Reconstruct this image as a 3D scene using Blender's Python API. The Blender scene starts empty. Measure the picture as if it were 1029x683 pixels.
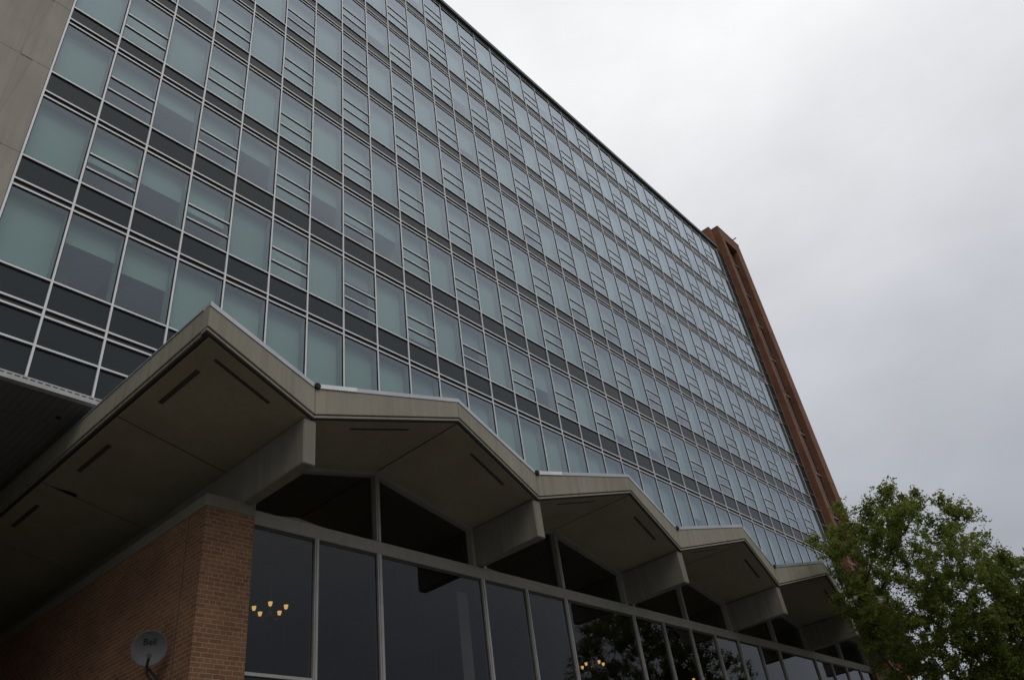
import bpy, bmesh, math, random
from mathutils import Vector, Matrix

# ------------------------------------------------------------------ camera, world, sun, exposure
sc = bpy.context.scene
COL = sc.collection
U = 1.07                      # metres per mullion bay
CX, CZ = -2.0213, -8.7211     # camera in bay units (facade plane and canopy are measured in the same units)
EYE = 1.6

def W(x, y, z):
    return Vector((x * U, y * U, (z - CZ) * U + EYE))
GZ = CZ - EYE / U             # ground level in bay units

cam = bpy.data.cameras.new('camera')
cam.sensor_fit = 'HORIZONTAL'
cam.sensor_width = 36.0
cam.lens = 27.539
cam.clip_start = 0.1
cam.clip_end = 3000
camo = bpy.data.objects.new('camera', cam)
COL.objects.link(camo)
Rc = Matrix(((0.6660, -0.7348, -0.1285), (0.3642, 0.4707, -0.8036), (0.6510, 0.4885, 0.5811)))
ax = Vector(Rc[0]).normalized()
fw = Vector(Rc[2]).normalized()
dn = fw.cross(ax).normalized()
ax = dn.cross(fw)
M = Matrix((ax, -dn, -fw)).transposed().to_4x4()
M.translation = W(CX, 0, CZ)
camo.matrix_world = M
sc.camera = camo

SUN_EL, SUN_AZ = 50.0, 245.0   # azimuth measured from +X towards +Y: behind the camera
w = bpy.data.worlds.new('World')
sc.world = w
w.use_nodes = True
nt = w.node_tree
nt.nodes.clear()
N = nt.nodes.new
out = N('ShaderNodeOutputWorld')
bg = N('ShaderNodeBackground')
bg.inputs['Strength'].default_value = 0.1
sky = N('ShaderNodeTexSky')
sky.sky_type = 'NISHITA'
sky.sun_disc = False
sky.sun_elevation = math.radians(SUN_EL)
sky.sun_rotation = math.radians(90 - SUN_AZ)
sky.dust_density = 4.0
tc = N('ShaderNodeTexCoord')
sep = N('ShaderNodeSeparateXYZ')
nt.links.new(tc.outputs['Generated'], sep.inputs[0])
ramp = N('ShaderNodeValToRGB')          # overcast deck: greyer low down, whiter overhead
cr = ramp.color_ramp
cr.elements[0].position = 0.0
cr.elements[0].color = (0.30, 0.32, 0.37, 1)
cr.elements[1].position = 1.0
cr.elements[1].color = (1.05, 1.05, 1.06, 1)
e = cr.elements.new(0.25); e.color = (0.41, 0.43, 0.477, 1)
e = cr.elements.new(0.5); e.color = (0.635, 0.65, 0.693, 1)
e = cr.elements.new(0.75); e.color = (0.98, 0.985, 1.0, 1)
nt.links.new(sep.outputs['Z'], ramp.inputs[0])
mp = N('ShaderNodeMapping')
mp.inputs['Scale'].default_value = (1.6, 1.6, 3.2)
nt.links.new(tc.outputs['Generated'], mp.inputs[0])
no = N('ShaderNodeTexNoise')
no.inputs['Scale'].default_value = 2.1
no.inputs['Detail'].default_value = 5
no.inputs['Roughness'].default_value = 0.5
nt.links.new(mp.outputs[0], no.inputs[0])
mr = N('ShaderNodeMapRange')
mr.inputs[1].default_value = 0.3
mr.inputs[2].default_value = 0.7
mr.inputs[3].default_value = 8.55
mr.inputs[4].default_value = 10.35
nt.links.new(no.outputs['Fac'], mr.inputs[0])
vm = N('ShaderNodeVectorMath')
vm.operation = 'SCALE'
nt.links.new(ramp.outputs[0], vm.inputs[0])
mrx = N('ShaderNodeMapRange')            # unseen -X side of the sky dimmed to darken left-facing walls
mrx.inputs[1].default_value = -1.0
mrx.inputs[2].default_value = 0.15
mrx.inputs[3].default_value = 0.62
mrx.inputs[4].default_value = 1.0
nt.links.new(sep.outputs['X'], mrx.inputs[0])
mm = N('ShaderNodeMath'); mm.operation = 'MULTIPLY'
nt.links.new(mr.outputs[0], mm.inputs[0]); nt.links.new(mrx.outputs[0], mm.inputs[1])
nt.links.new(mm.outputs[0], vm.inputs['Scale'])
mx = N('ShaderNodeMix')
mx.data_type = 'RGBA'
mx.inputs[0].default_value = 0.95
nt.links.new(sky.outputs[0], mx.inputs[6])
nt.links.new(vm.outputs[0], mx.inputs[7])
nt.links.new(mx.outputs[2], bg.inputs['Color'])
nt.links.new(bg.outputs[0], out.inputs['Surface'])

sl = bpy.data.lights.new('sun', 'SUN')
sl.energy = 0.6
sl.angle = math.radians(28)
sl.color = (1.0, 0.97, 0.92)
so = bpy.data.objects.new('sun', sl)
COL.objects.link(so)
ea, aa = math.radians(SUN_EL), math.radians(SUN_AZ)
sd = Vector((math.cos(ea) * math.cos(aa), math.cos(ea) * math.sin(aa), math.sin(ea)))
so.rotation_euler = sd.to_track_quat('Z', 'Y').to_euler()
so.location = (0, -20, 60)

sc.view_settings.view_transform = 'Standard'
sc.view_settings.look = 'None'
sc.view_settings.exposure = 0.0
sc.view_settings.gamma = 1.0
sc.view_settings.use_curve_mapping = False

# ------------------------------------------------------------------ materials
def mat(name):
    m = bpy.data.materials.new(name)
    m.use_nodes = True
    t = m.node_tree
    b = t.nodes['Principled BSDF']
    return m, t, b

def link(t, a, b):
    t.links.new(a, b)

def objco(t, scale=(1, 1, 1)):
    c = t.nodes.new('ShaderNodeTexCoord')
    m = t.nodes.new('ShaderNodeMapping')
    m.inputs['Scale'].default_value = scale
    link(t, c.outputs['Object'], m.inputs[0])
    return m.outputs[0]

def noise(t, vec, scale, detail=4, rough=0.55):
    n = t.nodes.new('ShaderNodeTexNoise')
    n.inputs['Scale'].default_value = scale
    n.inputs['Detail'].default_value = detail
    n.inputs['Roughness'].default_value = rough
    link(t, vec, n.inputs['Vector'])
    return n.outputs['Fac']

def rampc(t, fac, stops):
    r = t.nodes.new('ShaderNodeValToRGB')
    el = r.color_ramp.elements
    while len(el) < len(stops):
        el.new(0.5)
    for e_, (p_, c_) in zip(el, stops):
        e_.position = p_
        e_.color = (*c_, 1)
    link(t, fac, r.inputs[0])
    return r.outputs[0]

def mixc(t, fac, a, b, mode='MIX'):
    m = t.nodes.new('ShaderNodeMix')
    m.data_type = 'RGBA'
    m.blend_type = mode
    for sock, v in ((0, fac), (6, a), (7, b)):
        if isinstance(v, (int, float)):
            m.inputs[sock].default_value = v
        elif isinstance(v, tuple):
            m.inputs[sock].default_value = (*v, 1)
        else:
            link(t, v, m.inputs[sock])
    return m.outputs[2]

def bump(t, h, b, strength=0.3, dist=0.01):
    n = t.nodes.new('ShaderNodeBump')
    n.inputs['Strength'].default_value = strength
    n.inputs['Distance'].default_value = dist
    link(t, h, n.inputs['Height'])
    link(t, n.outputs[0], b.inputs['Normal'])

def plain(name, col, rough=0.6, metal=0.0, var=0.12, scale=3.0, spec=0.5):
    m, t, b = mat(name)
    v = objco(t)
    f = noise(t, v, scale, 5)
    d = tuple(c * (1 - var) for c in col)
    u = tuple(min(1, c * (1 + var)) for c in col)
    link(t, rampc(t, f, [(0.3, d), (0.7, u)]), b.inputs['Base Color'])
    b.inputs['Roughness'].default_value = rough
    b.inputs['Metallic'].default_value = metal
    b.inputs['Specular IOR Level'].default_value = spec
    return m

def concrete(name, base, streak=0.35, rough=0.85, lo=0.82, hi=1.15):
    m, t, b = mat(name)
    v = objco(t)
    f = noise(t, v, 0.7, 6, 0.6)
    c = rampc(t, f, [(0.25, tuple(x * lo for x in base)), (0.75, tuple(x * hi for x in base))])
    vs = objco(t, (5.0, 5.0, 0.22))
    s = noise(t, vs, 1.6, 5, 0.65)
    sr = rampc(t, s, [(0.42, (0, 0, 0)), (0.72, (1, 1, 1))])
    sm = t.nodes.new('ShaderNodeMath'); sm.operation = 'MULTIPLY'
    link(t, sr, sm.inputs[0]); sm.inputs[1].default_value = streak
    c = mixc(t, sm.outputs[0], c, tuple(x * 0.5 for x in base))
    g = noise(t, v, 60, 3)
    c = mixc(t, 0.25, c, mixc(t, g, tuple(x * 0.7 for x in base), tuple(x * 1.3 for x in base)))
    link(t, c, b.inputs['Base Color'])
    b.inputs['Roughness'].default_value = rough
    b.inputs['Specular IOR Level'].default_value = 0.25
    bump(t, g, b, 0.25, 0.004)
    return m

def brick(name, c1, c2, mortar, msize=0.012):
    m, t, b = mat(name)
    c = t.nodes.new('ShaderNodeTexCoord')
    s = t.nodes.new('ShaderNodeSeparateXYZ')
    link(t, c.outputs['Object'], s.inputs[0])
    a = t.nodes.new('ShaderNodeMath'); a.operation = 'ADD'
    link(t, s.outputs['X'], a.inputs[0]); link(t, s.outputs['Y'], a.inputs[1])
    cb = t.nodes.new('ShaderNodeCombineXYZ')
    link(t, a.outputs[0], cb.inputs['X']); link(t, s.outputs['Z'], cb.inputs['Y'])
    k = t.nodes.new('ShaderNodeTexBrick')
    k.offset = 0.5; k.offset_frequency = 2; k.squash = 0.5; k.squash_frequency = 6
    link(t, cb.outputs[0], k.inputs['Vector'])
    k.inputs['Color1'].default_value = (*c1, 1)
    k.inputs['Color2'].default_value = (*c2, 1)
    k.inputs['Mortar'].default_value = (*mortar, 1)
    k.inputs['Scale'].default_value = 1.0
    k.inputs['Mortar Size'].default_value = msize * 0.5
    k.inputs['Mortar Smooth'].default_value = 0.15
    k.inputs['Bias'].default_value = 0.0
    k.inputs['Brick Width'].default_value = 0.203
    k.inputs['Row Height'].default_value = 0.0677
    v = objco(t)
    f = noise(t, v, 0.9, 5)
    col = mixc(t, 1.0, k.outputs['Color'], rampc(t, f, [(0.25, (0.68, 0.68, 0.68)), (0.75, (1.2, 1.16, 1.12))]), 'MULTIPLY')
    g = noise(t, v, 25, 3)
    col = mixc(t, 0.35, col, mixc(t, 1.0, col, rampc(t, g, [(0.3, (0.55, 0.55, 0.55)), (0.7, (1.3, 1.3, 1.3))]), 'MULTIPLY'))
    link(t, col, b.inputs['Base Color'])
    b.inputs['Roughness'].default_value = 0.85
    b.inputs['Specular IOR Level'].default_value = 0.25
    inv = t.nodes.new('ShaderNodeMath'); inv.operation = 'SUBTRACT'; inv.inputs[0].default_value = 1.0
    link(t, k.outputs['Fac'], inv.inputs[1])
    bump(t, inv.outputs[0], b, 0.6, 0.006)
    return m

def glass(name, tint, f0, wav=0.02, power=4.5, gain=1.0, refl=(0.95, 0.97, 1.0)):
    m, t, b = mat(name)
    t.nodes.remove(b)
    o = t.nodes['Material Output']
    lw = t.nodes.new('ShaderNodeLayerWeight'); lw.inputs['Blend'].default_value = 0.5
    pw = t.nodes.new('ShaderNodeMath'); pw.operation = 'POWER'; pw.inputs[1].default_value = power
    link(t, lw.outputs['Facing'], pw.inputs[0])
    ma = t.nodes.new('ShaderNodeMath'); ma.operation = 'MULTIPLY_ADD'
    ma.inputs[1].default_value = (1 - f0) * gain; ma.inputs[2].default_value = f0
    link(t, pw.outputs[0], ma.inputs[0])
    tr = t.nodes.new('ShaderNodeBsdfTransparent'); tr.inputs[0].default_value = (*tint, 1)
    gl = t.nodes.new('ShaderNodeBsdfGlossy'); gl.inputs['Roughness'].default_value = 0.0
    gl.inputs['Color'].default_value = (*refl, 1)
    v = objco(t)
    f = noise(t, v, 0.5, 1)
    bn = t.nodes.new('ShaderNodeBump'); bn.inputs['Strength'].default_value = wav; bn.inputs['Distance'].default_value = 0.1
    link(t, f, bn.inputs['Height']); link(t, bn.outputs[0], gl.inputs['Normal'])
    mx_ = t.nodes.new('ShaderNodeMixShader')
    link(t, ma.outputs[0], mx_.inputs[0]); link(t, tr.outputs[0], mx_.inputs[1]); link(t, gl.outputs[0], mx_.inputs[2])
    link(t, mx_.outputs[0], o.inputs['Surface'])
    return m

MT = {}
MT['alu'] = plain('aluminium frame', (0.68, 0.67, 0.675), 0.4, 0.25, 0.06)
MT['spandrel'] = plain('charcoal spandrel panel', (0.020, 0.028, 0.033), 0.25, 0.0, 0.12, 0.6, 0.25)
MT['louvre'] = plain('dark louvre strip', (0.022, 0.024, 0.026), 0.5)
MT['cap'] = plain('dark roof cap', (0.028, 0.034, 0.036), 0.5)
MT['towerglass'] = glass('green tinted glass', (0.61, 0.745, 0.71), 0.07, 0.03, 2.7, 0.9, (0.80, 0.885, 1.0))
MT['blind'] = plain('pale roller blind', (0.47, 0.50, 0.485), 0.85, 0, 0.04, 1.2, 0.2)
MT['blind2'] = plain('paler roller blind', (0.52, 0.535, 0.52), 0.85, 0, 0.04, 1.2, 0.2)
MT['blind3'] = plain('greyer roller blind', (0.42, 0.45, 0.45), 0.85, 0, 0.04, 1.2, 0.2)
MT['reveal'] = plain('grey window reveal', (0.36, 0.38, 0.375), 0.8)
MT['inwall'] = plain('interior plaster', (0.70, 0.76, 0.73), 0.9, 0, 0.04, 0.6)
MT['inceil'] = plain('interior ceiling', (0.66, 0.69, 0.68), 0.9, 0, 0.03, 0.6)
MT['stone'] = concrete('limestone cladding', (0.385, 0.35, 0.30), 0.4, lo=0.78, hi=1.12)
MT['stone2'] = concrete('limestone cladding chamfer', (0.35, 0.315, 0.265), 0.2)
MT['joint'] = plain('dark joint', (0.05, 0.045, 0.04), 0.9)
MT['slat'] = plain('grey metal soffit', (0.17, 0.17, 0.168), 0.6, 0.0, 0.1, 0.5)
MT['vent'] = plain('pale vent strip', (0.42, 0.42, 0.41), 0.5)
MT['concrete'] = concrete('weathered concrete', (0.31, 0.283, 0.228), 0.6)
MT['coping'] = concrete('stained concrete coping', (0.17, 0.155, 0.12), 0.4)
MT['soffit'] = concrete('stained soffit board', (0.335, 0.295, 0.215), 0.3, lo=0.72, hi=1.18)
MT['beam'] = concrete('board marked concrete', (0.225, 0.205, 0.17), 0.6)
MT['flash'] = plain('zinc flashing', (0.42, 0.43, 0.45), 0.35, 0.5, 0.15, 1.5)
MT['flash2'] = plain('new white flashing', (0.72, 0.73, 0.74), 0.4, 0.1)
MT['roofing'] = plain('dark roofing felt', (0.06, 0.06, 0.06), 0.95)
MT['black'] = plain('black trim and underside shade', (0.012, 0.012, 0.011), 0.9)
MT['slot'] = plain('dark soffit grille', (0.055, 0.05, 0.04), 0.8)
MT['brick'] = brick('orange red brick', (0.225, 0.11, 0.06), (0.165, 0.075, 0.042), (0.27, 0.22, 0.155))
MT['redbrick'] = brick('brown red brick', (0.26, 0.114, 0.067), (0.215, 0.094, 0.056), (0.22, 0.14, 0.10))
MT['frame'] = plain('bronze grey window frame', (0.34, 0.33, 0.305), 0.45, 0.2, 0.1)
MT['transom'] = concrete('grey painted transom', (0.30, 0.28, 0.245), 0.3)
MT['darkglass'] = glass('dark tinted glass', (0.42, 0.43, 0.43), 0.04, 0.0)
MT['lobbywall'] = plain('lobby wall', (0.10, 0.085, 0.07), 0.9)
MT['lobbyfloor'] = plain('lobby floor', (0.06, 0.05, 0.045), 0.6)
MT['brass'] = plain('warm brass', (0.45, 0.30, 0.12), 0.45, 0.2)
MT['dish'] = plain('grey dish', (0.115, 0.115, 0.12), 0.75, 0.0, 0.08, 3.0, 0.12)
MT['dishdark'] = plain('dark dish arm', (0.05, 0.05, 0.05), 0.5)
MT['lnb'] = plain('pale feed cap', (0.5, 0.5, 0.5), 0.5)
MT['ink'] = plain('dark lettering', (0.02, 0.02, 0.022), 0.8, spec=0.1)
MT['bark'] = plain('grey brown bark', (0.075, 0.06, 0.045), 0.95, 0, 0.35, 9)
MT['steel'] = plain('dark steel', (0.08, 0.08, 0.085), 0.5, 0.4)

def paving():
    m, t, b = mat('concrete paving')
    v = objco(t)
    k = t.nodes.new('ShaderNodeTexBrick')
    k.offset = 0.0
    link(t, v, k.inputs['Vector'])
    k.inputs['Scale'].default_value = 1.0
    k.inputs['Brick Width'].default_value = 1.5
    k.inputs['Row Height'].default_value = 1.5
    k.inputs['Mortar Size'].default_value = 0.01
    k.inputs['Color1'].default_value = (0.15, 0.14, 0.125, 1)
    k.inputs['Color2'].default_value = (0.125, 0.118, 0.107, 1)
    k.inputs['Mortar'].default_value = (0.04, 0.038, 0.035, 1)
    f = noise(t, v, 1.5, 6)
    link(t, mixc(t, 1.0, k.outputs['Color'], rampc(t, f, [(0.3, (0.75, 0.75, 0.75)), (0.7, (1.1, 1.1, 1.1))]), 'MULTIPLY'), b.inputs['Base Color'])
    b.inputs['Roughness'].default_value = 0.9
    return m
MT['paving'] = paving()
MT['asphalt'] = plain('asphalt', (0.05, 0.05, 0.052), 0.92, 0, 0.25, 8)
MT['lawn'] = plain('lawn', (0.045, 0.075, 0.02), 0.95, 0, 0.4, 3)

def lampmat():
    m, t, b = mat('lit amber glass shade')
    b.inputs['Base Color'].default_value = (0.8, 0.55, 0.25, 1)
    b.inputs['Emission Color'].default_value = (1.0, 0.60, 0.20, 1)
    b.inputs['Emission Strength'].default_value = 1.3
    return m
MT['lamp'] = lampmat()

def leafmat(name, dark, light, trans):
    m, t, b = mat(name)
    g = t.nodes.new('ShaderNodeNewGeometry')
    c = rampc(t, g.outputs['Random Per Island'], [(0.0, dark), (0.75, light), (1.0, tuple(x * 1.35 for x in light))])
    v = objco(t)
    f = noise(t, v, 0.9, 3)
    c = mixc(t, 1.0, c, rampc(t, f, [(0.3, (0.75, 0.78, 0.7)), (0.7, (1.2, 1.15, 1.1))]), 'MULTIPLY')
    link(t, c, b.inputs['Base Color'])
    b.inputs['Roughness'].default_value = 0.55
    b.inputs['Specular IOR Level'].default_value = 0.3
    o = t.nodes['Material Output']
    tl = t.nodes.new('ShaderNodeBsdfTranslucent')
    link(t, c, tl.inputs[0])
    ms = t.nodes.new('ShaderNodeMixShader')
    ms.inputs[0].default_value = trans
    link(t, b.outputs[0], ms.inputs[1]); link(t, tl.outputs[0], ms.inputs[2])
    link(t, ms.outputs[0], o.inputs['Surface'])
    return m
MT['leaf'] = leafmat('green leaves', (0.115, 0.15, 0.028), (0.225, 0.27, 0.06), 0.6)
MT['needle'] = leafmat('blue grey needles', (0.15, 0.185, 0.185), (0.25, 0.30, 0.295), 0.4)

# ------------------------------------------------------------------ mesh helpers (coordinates in bay units unless raw)
class MB:
    def __init__(s):
        s.v = []; s.f = []; s.m = []; s.mats = []
    def mi(s, key):
        if key not in s.mats:
            s.mats.append(key)
        return s.mats.index(key)
    def face(s, pts, key):
        i = len(s.v)
        s.v += [Vector(p) for p in pts]
        s.f.append(tuple(range(i, i + len(pts))))
        s.m.append(s.mi(key))
    def box(s, x0, x1, y0, y1, z0, z1, key):
        s.hexa([(x0, y0, z0), (x1, y0, z0), (x1, y1, z0), (x0, y1, z0), (x0, y0, z1), (x1, y0, z1), (x1, y1, z1), (x0, y1, z1)], key)
    def hexa(s, p, key):
        i = len(s.v)
        s.v += [Vector(q) for q in p]
        for q in ((0, 3, 2, 1), (4, 5, 6, 7), (0, 1, 5, 4), (1, 2, 6, 5), (2, 3, 7, 6), (3, 0, 4, 7)):
            s.f.append(tuple(i + a for a in q)); s.m.append(s.mi(key))
    def prism(s, pts, vec, key):
        """polygon swept along vec"""
        i = len(s.v); n = len(pts); vec = Vector(vec)
        s.v += [Vector(p) for p in pts] + [Vector(p) + vec for p in pts]
        k = s.mi(key)
        s.f.append(tuple(range(i + n - 1, i - 1, -1))); s.m.append(k)
        s.f.append(tuple(range(i + n, i + 2 * n))); s.m.append(k)
        for a in range(n):
            b = (a + 1) % n
            s.f.append((i + a, i + b, i + n + b, i + n + a)); s.m.append(k)
    def tube(s, path, rad, key, seg=8, cap=True):
        rings = []
        n = len(path); k = s.mi(key)
        path = [Vector(p) for p in path]
        if not isinstance(rad, (list, tuple)):
            rad = [rad] * n
        up = None
        for j, p in enumerate(path):
            d = (path[min(j + 1, n - 1)] - path[max(j - 1, 0)]).normalized()
            if up is None:
                up = d.orthogonal().normalized()
            up = (up - d * up.dot(d))
            up = up.normalized() if up.length > 1e-6 else d.orthogonal().normalized()
            sd_ = d.cross(up)
            r0 = len(s.v)
            for a in range(seg):
                t = 2 * math.pi * a / seg
                s.v.append(p + (up * math.cos(t) + sd_ * math.sin(t)) * rad[j])
            rings.append(r0)
        for j in range(n - 1):
            for a in range(seg):
                b = (a + 1) % seg
                s.f.append((rings[j] + a, rings[j] + b, rings[j + 1] + b, rings[j + 1] + a)); s.m.append(k)
        if cap:
            s.f.append(tuple(rings[0] + a for a in reversed(range(seg)))); s.m.append(k)
            s.f.append(tuple(rings[-1] + a for a in range(seg))); s.m.append(k)
    def lathe(s, prof, origin, key, seg=20, axis=None):
        """prof: list of (radius, height) about axis through origin"""
        k = s.mi(key); axis = Vector(axis or (0, 0, 1)).normalized()
        a1 = axis.orthogonal().normalized(); a2 = axis.cross(a1); o = Vector(origin)
        rings = []
        for r, h in prof:
            rings.append(len(s.v))
            for a in range(seg):
                t = 2 * math.pi * a / seg
                s.v.append(o + axis * h + (a1 * math.cos(t) + a2 * math.sin(t)) * r)
        for j in range(len(prof) - 1):
            for a in range(seg):
                b = (a + 1) % seg
                s.f.append((rings[j] + a, rings[j] + b, rings[j + 1] + b, rings[j + 1] + a)); s.m.append(k)
    def build(s, name, parent=None, raw=False, smooth=False, bevel=0.0, origin=None):
        vs = [v if raw else W(*v) for v in s.v]
        o0 = origin if origin is not None else Vector((0, 0, 0))
        base = Vector((0, 0, 0))
        q = parent
        while q is not None:
            base += q.location
            q = q.parent
        me = bpy.data.meshes.new(name)
        me.from_pydata([v - base - o0 for v in vs], [], s.f)
        for k in s.mats:
            me.materials.append(MT[k])
        me.polygons.foreach_set('material_index', s.m)
        if smooth:
            me.polygons.foreach_set('use_smooth', [True] * len(me.polygons))
        me.update()
        o = bpy.data.objects.new(name, me)
        o.location = o0
        COL.objects.link(o)
        if parent:
            o.parent = parent
        if bevel:
            bm_ = o.modifiers.new('edge', 'BEVEL')
            bm_.width = bevel; bm_.segments = 1; bm_.limit_method = 'ANGLE'; bm_.angle_limit = math.radians(40)
        return o

def thing(name, label, cat, loc, group=None):
    o = bpy.data.objects.new(name, None)
    o.empty_display_size = 0.3
    o.location = loc
    COL.objects.link(o)
    o['label'] = label; o['category'] = cat
    if group:
        o['group'] = group
    return o

# ------------------------------------------------------------------ ground
def structure(name, pts, key, z):
    b = MB()
    b.face([(x, y, z) for x, y in pts], key)
    o = b.build(name, raw=True)
    o['kind'] = 'structure'
    return o
structure('ground', [(-600, -600), (900, -600), (900, 600), (-600, 600)], 'lawn', -0.008)
structure('road', [(-600, -40), (900, -40), (900, -26), (-600, -26)], 'asphalt', -0.004)
structure('pavement', [(-30, -14), (70, -14), (70, 40), (-30, 40)], 'paving', 0.0)

# ------------------------------------------------------------------ office tower
D = 11.494
H = 2.397
NB = 35
tower = thing('office_tower', 'tall glass curtain wall block with dark spandrel bands behind the zigzag canopy', 'building', W(17.5, D, GZ))
random.seed(11)
MW = 0.018   # half width of a mullion
BOT = -1.324
CAP = 21.656
def sill(j):
    return j * H + (0.581 if j < 3 else 0.414)
def head(j):
    return (j + 1) * H - 0.147

for i in range(NB + 1):
    b = MB()
    b.box(i - MW, i + MW, D - 0.022, D + 0.03, BOT, CAP, 'alu')
    b.build('mullion', tower)
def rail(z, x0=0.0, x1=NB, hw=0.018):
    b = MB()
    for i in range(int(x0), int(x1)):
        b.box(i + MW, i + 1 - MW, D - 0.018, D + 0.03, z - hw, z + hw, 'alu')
        b.box(i + MW, i + 1 - MW, D - 0.010, D + 0.03, z - hw - 0.022, z - hw - 0.0005, 'black')  # shaded underside of the rail, painted as a black strip
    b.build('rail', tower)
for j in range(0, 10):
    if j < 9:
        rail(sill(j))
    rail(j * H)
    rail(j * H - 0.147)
    b = MB()
    if j < 9:
        b.box(0, NB, D + 0.012, D + 0.05, j * H, sill(j), 'spandrel')
        b.build('spandrel', tower)
    b = MB()
    b.box(0, NB, D + 0.014, D + 0.05, j * H - 0.147, j * H, 'louvre')
    b.build('louvre', tower)
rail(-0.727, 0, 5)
b = MB(); b.box(0, NB, D + 0.013, D + 0.05, BOT, -0.15, 'spandrel'); b.build('spandrel', tower)
b = MB(); b.box(-4.0, NB + 0.03, D - 0.14, D + 14.0, CAP, CAP + 0.20, 'cap'); b.build('roof_cap', tower)
b = MB(); b.box(0, NB, D + 0.014, D + 0.05, 9 * H, CAP, 'louvre'); b.build('louvre', tower)

# interior: floor slabs, partitions and a core wall
b = MB()
for j in range(0, 10):
    b.box(0.05, NB - 0.05, D + 0.06, D + 8, j * H - 0.14, j * H + 0.10, 'inceil')
b.box(0.05, NB - 0.05, D + 2.7, D + 2.8, 0, 9 * H, 'inwall')
x = 0.0
while x < NB - 1:
    b.box(x + 0.02, x + 0.10, D + 0.3, D + 2.69, 0, 9 * H, 'inwall')
    x += random.choice([2, 3, 3, 4, 5])
# columns near the glass, ceiling coffers and low heater boxes give the rooms something to show
for i in range(1, NB, 3):
    b.box(i + 0.2, i + 0.55, D + 1.1, D + 1.45, 0, 9 * H, 'inceil')
for j in range(0, 9):
    for i in range(0, NB, 2):
        if random.random() < 0.7:
            b.box(i + 0.3, i + 0.62, D + 0.8, D + 2.6, (j + 1) * H - 0.2, (j + 1) * H - 0.141, 'vent')
b.build('interior', tower)
# shell
b = MB()
b.box(NB - 0.0, NB + 0.04, D + 0.031, D + 14, BOT, CAP, 'spandrel')
b.box(-4, NB, D + 13.9, D + 14, BOT, CAP, 'spandrel')
b.build('shell', tower)

# windows
FORCE = {(0, 0): 1.0, (0, 1): 0.33, (0, 2): 0.42, (0, 3): 1.0, (0, 4): 1.0, (0, 5): 1, (0, 6): 1, (0, 7): .95, (0, 8): 1, (0, 9): .95,
         (1, 0): 1, (1, 1): 0.5, (1, 2): 0.42, (1, 3): 0.5, (1, 4): 1, (1, 5): 1, (1, 6): 1, (1, 7): .3, (1, 8): 1, (1, 9): .8, (1, 10): 1,
         (2, 0): 1, (2, 1): 0.35, (2, 2): .3, (2, 3): .4, (2, 4): .3, (2, 5): 1, (2, 6): .35, (2, 7): .5, (2, 8): .35, (2, 9): 1, (3, 0): 1, (3, 2): 1, (3, 1): .8,
         (4, 0): .85}
def drop(j, i):
    if (j, i) in FORCE:
        return FORCE[(j, i)]
    r = random.random()
    if r < 0.62: return 1.0
    if r < 0.86: return random.uniform(0.25, 0.7)
    return random.uniform(0.86, 0.95)

def win_parts(j, i, frame, pane, blind, bars):
    z0, z1 = sill(j) + 0.018, head(j) - 0.018
    x0, x1 = i + MW, i + 1 - MW
    t = 0.014
    for (a, c, d, e_) in ((x0, x0 + t, z0, z1), (x1 - t, x1, z0, z1), (x0 + t, x1 - t, z0, z0 + t), (x0 + t, x1 - t, z1 - t, z1)):
        frame.box(a, c, D - 0.008, D + 0.02, d, e_, 'black')
    # reveal box behind the glass
    frame.box(x0 + 0.001, x0 + 0.02, D + 0.021, D + 0.26, z0, z1, 'reveal')
    frame.box(x1 - 0.02, x1 - 0.001, D + 0.021, D + 0.26, z0, z1, 'reveal')
    frame.box(x0 + 0.02, x1 - 0.02, D + 0.021, D + 0.26, z0 - 0.02, z0 + 0.006, 'reveal')
    frame.box(x0 + 0.02, x1 - 0.02, D + 0.021, D + 0.26, z1 - 0.012, z1, 'reveal')
    pane.face([(x0 + t, D + 0.005, z0 + t), (x1 - t, D + 0.005, z0 + t), (x1 - t, D + 0.005, z1 - t), (x0 + t, D + 0.005, z1 - t)], 'towerglass')
    dr = drop(j, i)
    k = random.choice(['blind', 'blind', 'blind', 'blind2', 'blind3'])
    yb = D + 0.21
    zb = z1 - 0.013 - (z1 - z0 - 0.03) * dr
    blind.box(x0 + 0.022, x1 - 0.022, yb, yb + 0.006, zb, z1 - 0.0125, k)
    blind.box(x0 + 0.022, x1 - 0.022, yb - 0.006, yb + 0.012, zb - 0.02, zb - 0.0005, k)
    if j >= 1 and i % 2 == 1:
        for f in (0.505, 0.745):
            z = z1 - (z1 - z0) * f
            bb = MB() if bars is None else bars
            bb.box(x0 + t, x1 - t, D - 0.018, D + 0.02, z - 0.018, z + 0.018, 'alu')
            bb.box(x0 + t, x1 - t, D - 0.010, D + 0.02, z - 0.042, z - 0.0185, 'black')  # black strip colours in the shade below the glazing bar
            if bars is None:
                yield bb

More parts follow.
